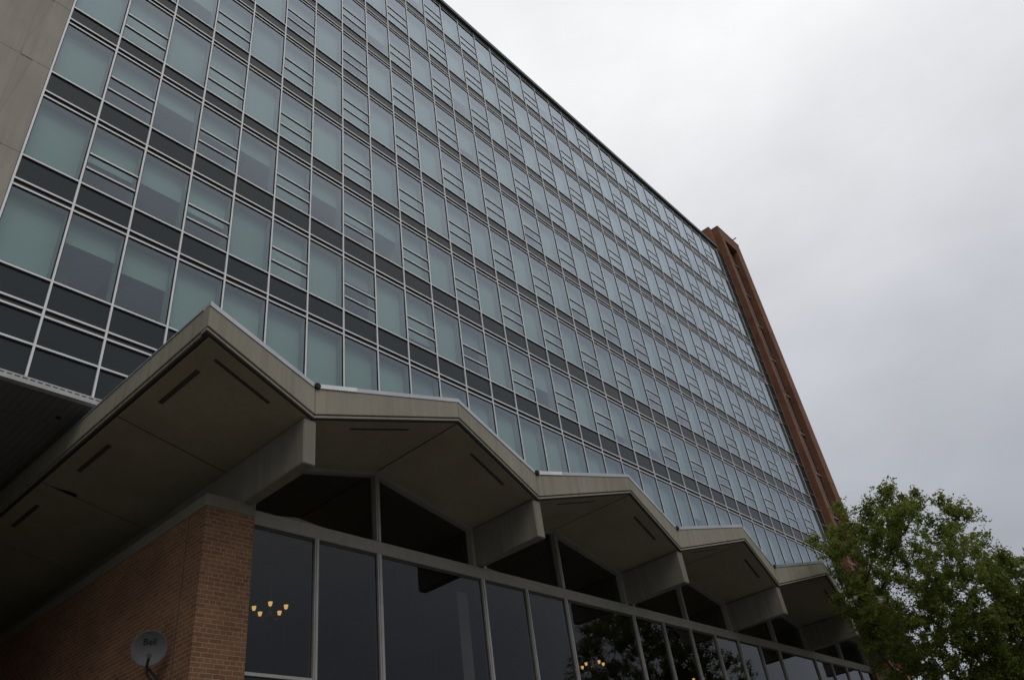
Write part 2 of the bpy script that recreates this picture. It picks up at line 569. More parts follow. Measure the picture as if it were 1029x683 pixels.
# rank the windows by the size they have in the picture
Minv = camo.matrix_world.inverted()
def px(v):
    q = Minv @ v
    if q.z > -0.1: return None
    return (512 + q.x / -q.z * 783.3, 339.5 - q.y / -q.z * 783.3)
hide = [(0, 488), (211, 303), (315, 386), (462, 402), (540, 475), (634, 479), (684, 531), (747, 529), (778, 568), (826, 563), (900, 620), (1100, 700)]
def seen(j, i):
    P = [px(W(a, D, z)) for a in (i, i + 1) for z in (sill(j), head(j))]
    cx, cy = sum(p[0] for p in P) / 4, min(p[1] for p in P)
    inside = [p for p in P if 0 < p[0] < 1024 and 0 < p[1] < 679]
    if not inside: return 0
    for (xa, ya), (xb, yb) in zip(hide, hide[1:]):
        if xa <= cx < xb and cy > ya + (yb - ya) * (cx - xa) / (xb - xa): return 0
    a, b_, d, c = P
    quad = (a, b_, c, d)
    ar = abs(sum(quad[k][0] * quad[(k + 1) % 4][1] - quad[(k + 1) % 4][0] * quad[k][1] for k in range(4))) / 2
    return ar * len(inside) / 4
ranked = sorted(((seen(j, i), j, i) for j in range(9) for i in range(NB)), reverse=True)
top = {(j, i) for s_, j, i in ranked[:100]}
FARF, FARP, FARB, FARA = MB(), MB(), MB(), MB()
for j in range(9):
    for i in range(NB):
        if (j, i) in top:
            f, p_, bl = MB(), MB(), MB()
            bl_bars = list(win_parts(j, i, f, p_, bl, None))
            wo = f.build('window', tower)
            p_.build('pane', wo)
            bl.build('blind', wo)
            for q in bl_bars:
                q.build('glazing_bar', wo)
        else:
            for _ in win_parts(j, i, FARF, FARP, FARB, FARA):
                pass
far = MB()
for q in (FARF, FARP, FARB, FARA):
    o_ = len(far.v)
    far.v += q.v
    for ff, mm in zip(q.f, q.m):
        far.f.append(tuple(a + o_ for a in ff)); far.m.append(far.mi(q.mats[mm]))
o = far.build('window', tower)
o['kind'] = 'stuff'
o['label'] = 'smaller far windows of the glass facade'

# stone clad end of the facade
b = MB()
b.box(-4.0, -0.035, D + 0.02, D + 13.9, BOT, CAP, 'joint')
b.box(-0.60, -0.30, D - 0.039, D + 0.019, BOT, CAP, 'stone2')
JZ = [BOT, 0.58, 2.95, 5.35, 7.36, 9.75, 12.15, 14.5, 16.9, 19.3, CAP]
g = 0.005
for z0, z1 in zip(JZ, JZ[1:]):
    zt = z0 + (z1 - z0) * 0.14
    # panel beside the glass with a slanted left edge
    pts = [(-0.54, D - 0.05, z0 + g), (-0.032, D - 0.05, z0 + g), (-0.032, D - 0.05, z1 - g), (-0.335, D - 0.05, z1 - g), (-0.54, D - 0.05, zt)]
    b.prism(pts, (0, 0.07, 0), 'stone')
    for xa, xb in ((-1.5, -0.565), (-2.4, -1.508), (-4.0, -2.408)):
        b.prism([(xa, D - 0.045, z0 + g), (xb, D - 0.045, z0 + g), (xb, D - 0.045, z1 - g), (xa, D - 0.045, z1 - g)], (0, 0.06, 0), 'stone')
b.build('stone_end_wall', tower)

# underside of the tower: pale vent strip, then narrow metal slats running back
b = MB()
b.box(-4, NB, D - 0.045, D + 0.06, BOT - 0.125, BOT - 0.004, 'vent')
x = -0.9
while x < 8:
    b.box(x, x + 0.075, D - 0.0475, D - 0.04, BOT - 0.050, BOT - 0.034, 'joint')
    x += 0.109
b.build('vent_strip', tower)
b = MB()
x = -4.0
while x < NB - 0.5:
    wd = 0.115
    if -0.5 < x < 7:
        for ya, yb in ((D + 0.07, D + 0.86), (D + 0.875, D + 4.0), (D + 4.015, D + 7.2), (D + 7.215, D + 13.9)):
            b.box(x, x + wd - 0.005, ya, yb, BOT - 0.125, BOT - 0.06, 'slat')
    x += wd
b.box(-4, NB, D + 0.061, D + 13.95, BOT - 0.05, BOT - 0.03, 'joint')
b.box(7.05, NB, D + 0.07, D + 13.9, BOT - 0.12, BOT - 0.06, 'slat')
b.build('soffit_slats', tower)
b = MB()
b.lathe([(0.0, -0.03), (0.03, -0.03), (0.035, 0.0)], (1.78, D + 0.62, BOT - 0.126), 'black', 12)
b.build('soffit_light', tower)

# unseen stone base and rear wall under the tower, added to darken the left canopy
b = MB()
b.box(-4.0, -1.3, D + 0.4, D + 13.8, GZ, BOT - 0.131, 'stone')
b.box(-1.3, NB, D + 11.0, D + 11.3, GZ, BOT - 0.131, 'stone')
b.build('shading_base_wall', tower)

# ------------------------------------------------------------------ brick stair tower at the far end
st = thing('brick_stair_tower', 'brown red brick stair tower with two fins at the far end of the glass facade', 'building', W(37, D + 4, GZ))
ZT = 23.75
F1a, F1b, F2a, F2b = 35.78, 36.2, 37.75, 38.55
YF = D - 0.36
b = MB()
b.box(35.34, 38.55, D + 1.2, D + 9, GZ, ZT, 'redbrick')
b.box(35.34, F1a, D + 0.05, D + 1.2, CAP + 0.21, ZT, 'redbrick')
b.build('wall', st)
for xa, xb in ((F1a, F1b), (F2a, F2b)):
    b = MB()
    zc = GZ
    for zj in (1.9, 6.75, 11.6, 16.4, 21.2, ZT - 0.9):
        b.box(xa, xb, YF, D + 1.2, zc + 0.012, zj - 0.012, 'redbrick')
        b.box(xa + 0.01, xb - 0.01, YF + 0.01, D + 1.19, zj - 0.012, zj + 0.012, 'joint')
        zc = zj
    b.build('fin', st)
b = MB(); b.box(F1a, F2b, YF, D + 1.2, ZT - 0.888, ZT, 'redbrick'); b.build('lintel', st)
b = MB(); b.box(F1a - 0.02, F2b + 0.02, YF - 0.02, D + 9, ZT + 0.002, ZT + 0.05, 'cap'); b.build('coping', st)
# glazing between the fins, with landings and pale rails
b = MB()
b.box(F1b, F2a, D - 0.02, D + 0.05, GZ, ZT - 0.9, 'spandrel')
b.build('stair_glazing', st)
for xx in (F1b + 0.75, F1b + 1.2):
    b = MB(); b.box(xx, xx + 0.035, D - 0.05, D - 0.021, GZ, ZT - 0.9, 'frame'); b.build('stair_mullion', st)
for z in [k * H for k in range(-2, 10)]:
    b = MB()
    b.box(F1b, F2a, D - 0.10, D - 0.021, z - 0.035, z + 0.035, 'frame')
    b.box(F1b, F2a, D - 0.06, D - 0.021, z + 0.40, z + 0.42, 'frame')
    b.build('landing', st)
# link strip between the curtain wall and the first fin
b = MB()
b.box(NB + 0.045, F1a, D + 0.04, D + 0.1, GZ, CAP, 'louvre')
b.build('link_panel', st)
z = -9.6
q = 0
for z in [k * H / 3 for k in range(-12, 28)]:
    b = MB()
    b.box(NB + 0.045, F1a - 0.003, D - 0.01, D + 0.039, z - 0.011, z + 0.011, 'frame')
    b.build('link_louvre', st)
b = MB()
b.box(F1a - 0.02, F1a - 0.004, D - 0.03, D - 0.011, GZ, CAP, 'frame')
b.build('edge_trim', st)
# a short rod sticking out over the parapet
rod = thing('parapet_rod', 'thin dark rod sticking out from the parapet of the brick stair tower', 'rod', W(37.9, YF + 0.3, ZT + 0.05))
b = MB()
b.tube([(37.9, YF + 0.3, ZT + 0.05), (37.9, YF + 0.3, ZT + 0.16)], 0.03, 'steel')
b.build('stub', rod)
b = MB()
b.tube([(37.9, YF + 0.34, ZT + 0.14), (37.95, YF - 0.22, ZT + 0.2)], 0.035, 'steel')
b.build('arm', rod)

# ------------------------------------------------------------------ pavilion with folded plate roof
X0, HB = 1.4002, 2.5788
ZV, ZP = -2.493, -1.907       # lower fascia edge at valley and peak
TV, TP = 0.4665, 0.3205       # fascia height there
YV, YP = 8.3163, 7.8042
KL, KR = 0.22, 11.78
SOF = 0.08
YB = 22.0
YG = 10.0
def kx(k): return X0 + HB * k
def tri(k):                    # 0 at peak, 1 at valley
    f = k % 2.0
    return f if f <= 1 else 2 - f
def edge(k):
    s_ = tri(k)
    return kx(k), YP + (YV - YP) * s_, ZP + (ZV - ZP) * s_, TP + (TV - TP) * s_
pav = thing('pavilion', 'low brick and glass pavilion under a zigzag folded concrete roof', 'building', W(14, 12, GZ))
folds = [(KL, 1.0)] + [(float(k), float(k + 1)) for k in range(1, 11)] + [(11.0, KR)]
def along(ka, kb, f):
    a, b_ = edge(ka), edge(kb)
    return [a[q] + (b_[q] - a[q]) * f for q in range(4)]
for n, (ka, kb) in enumerate(folds):
    A, B = edge(ka), edge(kb)
    ga = 0.004
    xa, xb = A[0] + ga, B[0] - ga
    # fascia
    b = MB()
    th = 0.16
    b.hexa([(xa, A[1], A[2]), (xb, B[1], B[2]), (xb, B[1] + th, B[2]), (xa, A[1] + th, A[2]),
            (xa, A[1], A[2] + A[3]), (xb, B[1], B[2] + B[3]), (xb, B[1] + th, B[2] + B[3]), (xa, A[1] + th, A[2] + A[3])], 'concrete')
    fo = b.build('fascia', pav, bevel=0.008)
    # two thin drip steps under it
    b = MB()
    for (dy, z0, z1, k_) in ((0.05, -0.014, -0.001, 'joint'), (0.02, -0.05, -0.014, 'concrete'), (0.045, -0.070, -0.05, 'joint')):
        b.hexa([(xa, A[1] + dy, A[2] + z0), (xb, B[1] + dy, B[2] + z0), (xb, B[1] + th, B[2] + z0), (xa, A[1] + th, A[2] + z0),
                (xa, A[1] + dy, A[2] + z1), (xb, B[1] + dy, B[2] + z1), (xb, B[1] + th, B[2] + z1), (xa, A[1] + th, A[2] + z1)], k_)
    b.build('drip_moulding', fo)
    # flashing
    rising = tri(kb) < tri(ka)
    spans = [(0.0, 0.26, 'flash2', 0.055), (0.262, 1.0, 'flash', 0.05)] if (rising and kb <= 4) else [(0.03, 1.0, 'flash', 0.055)]
    if not rising: spans = [(0.0, 0.985, 'flash', 0.055)]
    for f0, f1, k_, hh in spans:
        P, Q = along(ka, kb, f0), along(ka, kb, f1)
        b = MB()
        pr = 0.02 if k_ == 'flash2' else 0.012
        zo = 0.002
        b.hexa([(P[0], P[1] - pr, P[2] + P[3] + zo - 0.02), (Q[0], Q[1] - pr, Q[2] + Q[3] + zo - 0.02), (Q[0], Q[1] + 0.2, Q[2] + Q[3] + zo + 0.001), (P[0], P[1] + 0.2, P[2] + P[3] + zo + 0.001),
                (P[0], P[1] - pr, P[2] + P[3] + zo + hh), (Q[0], Q[1] - pr, Q[2] + Q[3] + zo + hh), (Q[0], Q[1] + 0.2, Q[2] + Q[3] + zo + hh), (P[0], P[1] + 0.2, P[2] + P[3] + zo + hh)], k_)
        b.build('flashing', fo)
    # soffit boards
    def sp(k, y, up=0.0):
        s_ = tri(k)
        return (kx(k), y, ZP + (ZV - ZP) * s_ - SOF + up)
    g2 = 0.014 / HB
    k0, k1 = ka + g2, kb - g2
    if n == 0:
        ys = [None, 10.5, 13.05, 15.53, 18.0, YB]
        k0 = ka + 0.034
        for a in range(5):
            y0f = lambda k: (edge(k)[1] + 0.085) if a == 0 else ys[a] + 0.014
            y1 = ys[a + 1] - 0.014
            pts = [sp(k0, y0f(k0)), sp(k1, y0f(k1)), sp(k1, y1)]
            if a == 1:   # broken bit at the joint
                pts += [sp(0.475, y1), sp(0.47, y1 - 0.09), sp(0.44, y1 - 0.10), sp(0.40, y1 - 0.075), sp(0.37, y1 - 0.04), sp(0.30, y1)]
            pts += [sp(k0, y1)]
            b = MB(); b.prism(pts, (0, 0, 0.009), 'soffit')
            so_ = b.build('soffit_board', pav)
            if a < 4:
                kk = 0.352
                yc = [None, 9.22, 11.76, 14.28, 16.8][a] if a else 9.22
                yc = [9.22, 11.76, 14.28, 16.8][a]
                p = sp(kk, yc)
                b = MB()
                b.hexa([(p[0] - 0.035, yc - 0.52, p[2] - 0.003 + 0.009), (p[0] + 0.035, yc - 0.52, p[2] - 0.003 - 0.009), (p[0] + 0.035, yc + 0.52, p[2] - 0.003 - 0.009), (p[0] - 0.035, yc + 0.52, p[2] - 0.003 + 0.009),
                        (p[0] - 0.035, yc - 0.52, p[2] + 0.012), (p[0] + 0.035, yc - 0.52, p[2] + 0.012), (p[0] + 0.035, yc + 0.52, p[2] + 0.012), (p[0] - 0.035, yc + 0.52, p[2] + 0.012)], 'slot')
                b.build('soffit_grille', so_)
    else:
        pts = [sp(k0, edge(k0)[1] + 0.085), sp(k1, edge(k1)[1] + 0.085), sp(k1, YB), sp(k0, YB)]
        b = MB(); b.prism(pts, (0, 0, 0.009), 'soffit')
        so_ = b.build('soffit_board', pav)
    pk = ka if tri(ka) < tri(kb) else kb
    if kb == KR: pk = 12.0
    sgn = 1 if pk == ka else -1
    if kb == KR:
        s0, s1 = 0.362, 0.752
    elif n == 0:
        s0, s1, pk, sgn = 0.362, 0.752, 0.0, 1
    else:
        s0, s1 = 0.285, 0.69
    ka_, kb_ = pk + sgn * s0, pk + sgn * s1
    P, Q = sp(ka_, edge(ka_)[1] + 0.345), sp(kb_, edge(kb_)[1] + 0.345)
    b = MB()
    b.hexa([(P[0], P[1] - 0.03, P[2] - 0.004), (Q[0], Q[1] - 0.03, Q[2] - 0.004), (Q[0], Q[1] + 0.03, Q[2] - 0.004), (P[0], P[1] + 0.03, P[2] - 0.004),
            (P[0], P[1] - 0.03, P[2] + 0.01), (Q[0], Q[1] - 0.03, Q[2] + 0.01), (Q[0], Q[1] + 0.03, Q[2] + 0.01), (P[0], P[1] + 0.03, P[2] + 0.01)], 'slot')
    b.build('soffit_grille', so_)

# side fascia on the left and on the right end
for side, k in ((-1, KL), (1, KR)):
    E_ = edge(k)
    x_in = E_[0] - side * 0.13
    xs = sorted((E_[0], x_in))
    if side < 0: xs = (E_[0] - 0.0, E_[0] + 0.13)
    b = MB()
    y0 = E_[1] + 0.165
    b.box(xs[0], xs[1], y0, YB, E_[2], E_[2] + E_[3], 'concrete')
    fo = b.build('fascia', pav, bevel=0.008)
    b = MB()
    for (dx, z0, z1, k_) in ((0.05, -0.014, -0.001, 'joint'), (0.02, -0.05, -0.014, 'concrete'), (0.045, -0.070, -0.05, 'joint')):
        if side < 0: b.box(xs[0] + dx, xs[1], y0, YB, E_[2] + z0, E_[2] + z1, k_)
        else: b.box(xs[0], xs[1] - dx, y0, YB, E_[2] + z0, E_[2] + z1, k_)
    b.build('drip_moulding', fo)
    b = MB()
    b.box(xs[0] - 0.012, xs[1] + 0.06, y0, YB, E_[2] + E_[3] + 0.002, E_[2] + E_[3] + 0.03, 'flash')
    b.build('flashing', fo)
# the front-left fascia returns at the corner
E_ = edge(KL)
b = MB(); b.box(E_[0] - 0.0, E_[0] + 0.003, E_[1] + 0.001, E_[1] + 0.164, E_[2], E_[2] + E_[3], 'concrete'); b.build('fascia_corner', pav)
# roof deck over the folds (seen from above)
b = MB()
for n, (ka, kb) in enumerate(folds):
    A, B = edge(ka), edge(kb)
    A = (A[0] + (0.05 if n == 0 else 0),) + tuple(A[1:])
    B = (B[0] - (0.05 if n == len(folds) - 1 else 0),) + tuple(B[1:])
    b.hexa([(A[0], A[1] + 0.161, A[2] + A[3] - 0.2), (B[0], B[1] + 0.161, B[2] + B[3] - 0.2), (B[0], YB, B[2] + B[3] - 0.2), (A[0], YB, A[2] + A[3] - 0.2),
            (A[0], A[1] + 0.161, A[2] + A[3] - 0.01), (B[0], B[1] + 0.161, B[2] + B[3] - 0.01), (B[0], YB, B[2] + B[3] - 0.01), (A[0], YB, A[2] + A[3] - 0.01)], 'roofing')
b.build('roof_deck', pav)
# drain stubs in the valleys
for k in (1, 3, 5, 7, 9):
    E_ = edge(float(k))
    b = MB()
    z = E_[2] + E_[3] + 0.02
    b.lathe([(0.0, -0.06), (0.05, -0.06), (0.055, 0.0), (0.05, 0.2)], (E_[0] + 0.03, E_[1] + 0.02, z), 'black', 12, axis=(0.2, 1, -0.1))
    b.build('valley_drain', pav, smooth=False)

# valley beams
for k in (1, 3, 5, 7, 9, 11):
    xc = kx(k) - 0.034
    b = MB()
    b.box(xc - 0.108, xc + 0.108, 8.375, YB, -3.31, -2.57, 'beam')
    b.build('beam', pav, bevel=0.018)

# brick corner pier with side wall and concrete cap
b = MB()
BX0, BX1, BY = 3.27, 4.06, 9.88
zb = -3.50
foot = [(BX0, BY), (BX1, BY), (BX1, BY + 0.35), (BX0 + 0.35, BY + 0.35), (BX0 + 0.35, YB), (BX0, YB)]
b.prism([(x_, y_, GZ) for x_, y_ in foot], (0, 0, zb - GZ), 'brick')
bw = b.build('brick_wall', pav)
b = MB()
o_ = 0.012
foot = [(BX0 - o_, BY - o_), (BX1 - 0.002, BY - o_), (BX1 - 0.002, BY + 0.36), (BX0 + 0.36, BY + 0.36), (BX0 + 0.36, YB), (BX0 - o_, YB)]
b.prism([(x_, y_, zb + 0.001) for x_, y_ in foot], (0, 0, 0.185), 'coping')
b.build('coping', bw)
b = MB(); b.box(BX0 - 0.003, BX0 + 0.02, 10.33, 10.345, GZ, zb, 'joint'); b.build('control_joint', bw)
# far end wall
b = MB(); b.box(kx(12) + X0 - BX1 - 0.0, kx(12) + X0 - BX0, BY, YB, GZ, -3.32, 'brick'); b.build('brick_wall', pav)

# glass wall
XR = kx(12) + X0 - BX1 - 0.003
TB, TT = -3.56, -3.335
b = MB(); b.box(BX1 + 0.003, XR, YG - 0.03, YG + 0.12, TB, TT, 'transom'); b.build('transom', pav, bevel=0.01)
b = MB(); b.box(BX1 + 0.003, XR, YG + 0.0, YG + 0.09, TB - 0.05, TB - 0.001, 'joint'); b.build('head_frame', pav)
ms = [1.5, 2, 3, 3.5, 4, 5, 5.5, 6, 6.5, 7, 7.5, 8, 9, 9.5, 10, 10.5]
MH = 0.046
for k in ms:
    b = MB()
    hw = MH * (0.8 if k % 1 else 1.0)
    b.box(kx(k) - hw, kx(k) + hw, YG - 0.03, YG + 0.08, GZ, TB - 0.001, 'frame')
    b.box(kx(k) - hw * 0.35, kx(k) + hw * 0.35, YG - 0.045, YG - 0.0301, GZ, TB - 0.001, 'frame')
    b.build('mullion', pav)
b = MB(); b.box(BX1 + 0.003, kx(1.5) - MH, YG - 0.03, YG + 0.06, -5.735, -5.69, 'frame'); b.build('rail', pav)
ed = [None] + ms + [None]
xs = [BX1 + 0.003] + [kx(k) for k in ms] + [XR]
for n in range(len(xs) - 1):
    a, c = xs[n] + (MH if n else 0), xs[n + 1] - MH
    for (z0, z1) in (((-5.69, TB - 0.05), (GZ, -5.735)) if n == 0 else ((GZ, TB - 0.05),)):
        b = MB()
        b.face([(a, YG + 0.01, z0), (c, YG + 0.01, z0), (c, YG + 0.01, z1), (a, YG + 0.01, z1)], 'darkglass')
        b.build('pane', pav)
# gable glazing over the transom
def sofz(k): return ZP + (ZV - ZP) * tri(k) - SOF
for n in range(1, 11):
    ka, kb = float(n), float(n + 1)
    pkk = ka if tri(ka) == 0 else kb
    vk = kb if pkk == ka else ka
    sg = 1 if vk > pkk else -1
    xp = kx(pkk) + sg * MH
    xv = kx(vk) - 0.034 - sg * 0.108
    if vk == 1.0: xv = kx(1) - 0.034 + 0.108
    kf = lambda x_: (x_ - X0) / HB
    zp, zv = sofz(kf(xp)) - 0.002, sofz(kf(xv)) - 0.002
    fw_ = 0.07
    # sloping head bar and side bar
    b = MB()
    q = [(xp, zp), (xv, zv), (xv, zv - fw_), (xp, zp - fw_)]
    b.prism([(x_, YG - 0.02, z_) for x_, z_ in q], (0, 0.14, 0), 'frame')
    xs2 = xv - sg * 0.07
    b.prism([(xv, YG - 0.02, zv - fw_ - 0.001), (xs2, YG - 0.02, sofz(kf(xs2)) - 0.002 - fw_ - 0.001), (xs2, YG - 0.02, TT), (xv, YG - 0.02, TT)], (0, 0.14, 0), 'frame')
    fr = b.build('gable_frame', pav)
    b = MB()
    b.face([(xp, YG + 0.112, TT), (xs2, YG + 0.112, TT), (xs2, YG + 0.112, sofz(kf(xs2)) - fw_), (xp, YG + 0.112, zp - fw_)], 'darkglass')
    b.build('pane', fr)
for k in (2, 4, 6, 8, 10):
    b = MB(); b.box(kx(k) - MH, kx(k) + MH, YG - 0.03, YG + 0.08, TT + 0.001, sofz(k) - 0.003, 'frame')
    b.box(kx(k) - MH * 0.35, kx(k) + MH * 0.35, YG - 0.045, YG - 0.0301, TT + 0.001, sofz(k) - 0.003, 'frame')
    b.build('mullion', pav)
# lobby inside
b = MB()
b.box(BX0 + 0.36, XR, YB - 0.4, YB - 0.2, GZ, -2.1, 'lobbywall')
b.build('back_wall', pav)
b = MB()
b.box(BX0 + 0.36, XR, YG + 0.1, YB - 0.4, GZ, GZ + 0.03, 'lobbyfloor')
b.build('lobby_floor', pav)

# a pale curtain gathered at the side of one pane
b = MB()
cx0 = kx(3) - 0.42
pts = []
for q in range(15):
    pts.append((cx0 + q * 0.02, YG + 0.30 + 0.03 * (q % 2)))
for (xa, ya), (xb, yb) in zip(pts, pts[1:]):
    b.hexa([(xa, ya, -8.5), (xb, yb, -8.5), (xb, yb + 0.01, -8.5), (xa, ya + 0.01, -8.5), (xa, ya, -3.75), (xb, yb, -3.75), (xb, yb + 0.01, -3.75), (xa, ya + 0.01, -3.75)], 'vent')
b.build('curtain', pav)

# ------------------------------------------------------------------ chandeliers behind the glass
def chandelier(x, y, z, rot, label):
    base = W(x, y, z)
    S = 0.6
    c = thing('chandelier', label, 'chandelier', base, 'chandeliers lit behind the pavilion glass')
    zc = (sofz(2.0) - z) * U
    b = MB()
    b.tube([base + Vector((0, 0, 0)), base + Vector((0, 0, zc - 0.03))], 0.012, 'brass', 6)
    b.lathe([(0.0, -0.16), (0.05, -0.13), (0.06, -0.08), (0.03, -0.02), (0.02, 0.1)], base, 'brass', 12)
    b.lathe([(0.0, -0.06), (0.07, -0.05), (0.08, 0.0)], base + Vector((0, 0, zc)), 'brass', 12)
    b.build('stem', c, raw=True)
    for k in range(5):
        t = rot + k * math.pi * 0.4
        d = Vector((math.cos(t), math.sin(t), 0))
        b = MB()
        b.tube([base + d * 0.03 + Vector((0, 0, -0.1)), base + d * 0.15 + Vector((0, 0, -0.17)), base + d * 0.27 + Vector((0, 0, -0.13)), base + d * 0.32 + Vector((0, 0, -0.04))], 0.01, 'brass', 6)
        ar = b.build('arm', c, raw=True)
        b = MB()
        b.lathe([(r_ * S, h_ * S) for r_, h_ in ((0.0, -0.02), (0.045, -0.015), (0.06, 0.03), (0.066, 0.08), (0.078, 0.11))], base + d * 0.325 + Vector((0, 0, -0.02)), 'lamp', 14)
        b.build('lamp_shade', ar, raw=True, smooth=True)
    return c
chandelier(6.43, 13.0, -3.62, 4.14, 'lit amber chandelier in the tall pane right beside the brick corner pier')
chandelier(16.6, 13.0, -3.71, 4.4, 'lit amber chandelier behind the pane with the reflected treetop')
chandelier(22.0, 13.0, -3.72, 3.6, 'lit amber chandelier low in the narrow panes nearest the leafy tree')

# ------------------------------------------------------------------ satellite dish
def sat_dish():
    ctr = Vector(W(3.02, 10.52, -5.352))
    camp = camo.location if False else camo.matrix_world.translation
    # put it on the line of the wall bracket
    n = (camp - ctr).normalized()
    n = (n + Vector((-0.06, -0.05, 0.0))).normalized()
    upv = (Vector((0, 0, 1)) - n * n.z).normalized()
    rt = upv.cross(n).normalized()
    wall_pt = Vector(W(BX0, 10.75, -6.05))
    t = thing('satellite_dish', 'round grey satellite dish with dark lettering beside the brick side wall', 'satellite dish', wall_pt)
    R_ = 0.236
    b = MB()
    prof = [(R_ * f, 0.075 * f * f) for f in (0.0, 0.2, 0.4, 0.6, 0.8, 0.95, 1.0)] + [(R_ * 1.015, 0.07), (R_ * 0.98, 0.052)] + [(R_ * f, 0.075 * f * f - 0.018) for f in (0.9, 0.6, 0.3, 0.0)]
    b.lathe(prof, ctr, 'dish', 40, axis=n)
    b.build('reflector', t, raw=True, smooth=True)
    # arm curving out under the rim to the feed
    b = MB()
    lo = ctr - upv * R_ * 0.80 + n * 0.03
    f_ = ctr - upv * 0.10 + n * 0.40 + rt * 0.02
    b.tube([ctr - upv * R_ * 1.75 - n * 0.05 + rt * 0.16, ctr - upv * R_ * 1.3 + n * 0.02 + rt * 0.06, lo + n * 0.16 - upv * 0.05, f_ - n * 0.06 - upv * 0.03], 0.02, 'dishdark', 8)
    b.build('feed_arm', t, raw=True)
    b = MB()
    b.lathe([(0.0, -0.05), (0.03, -0.05), (0.034, 0.0), (0.026, 0.06), (0.0, 0.07)], f_, 'dishdark', 12, axis=-n)
    lnb = b.build('feed_horn', t, raw=True)
    b = MB()
    b.lathe([(0.027, 0.071), (0.024, 0.085), (0.0, 0.088)], f_, 'lnb', 12, axis=-n)
    b.build('feed_cap', lnb, raw=True)
    # mast and wall bracket
    b = MB()
    back = ctr - n * 0.10 - upv * 0.05
    b.tube([ctr - n * 0.01 - upv * 0.05, back, back - upv * 0.28 - n * 0.04, Vector((wall_pt.x - 0.05, back.y - 0.02, back.z - 0.5)), Vector((wall_pt.x - 0.0, back.y, back.z - 0.53))], 0.021, 'dishdark', 8)
    b.build('mast', t, raw=True)
    b = MB()
    e_ = Vector((wall_pt.x - 0.012, back.y, back.z - 0.53))
    b.box(e_.x, wall_pt.x - 0.0015, e_.y - 0.06, e_.y + 0.06, e_.z - 0.1, e_.z + 0.1, 'dishdark')
    b.build('wall_plate', t, raw=True)
    # lettering
    cu = bpy.data.curves.new('lettering', 'FONT')
    cu.body = 'Bell'
    cu.size = 0.125
    cu.align_x = 'CENTER'
    cu.extrude = 0.001
    tmp = bpy.data.objects.new('tmp', cu)
    COL.objects.link(tmp)
    dg = bpy.context.evaluated_depsgraph_get()
    me = bpy.data.meshes.new_from_object(tmp.evaluated_get(dg))
    bpy.data.objects.remove(tmp)
    me.materials.clear()
    me.materials.append(MT['ink'])
    for v in me.vertices:
        x_, y_ = v.co.x, v.co.y + 0.045
        r2 = (x_ * x_ + y_ * y_) / (R_ * R_)
        v.co = ctr + rt * x_ + upv * y_ + n * (0.075 * r2 + 0.004 + v.co.z) - t.location
    o = bpy.data.objects.new('lettering', me)
    COL.objects.link(o)
    o.parent = t
sat_dish()

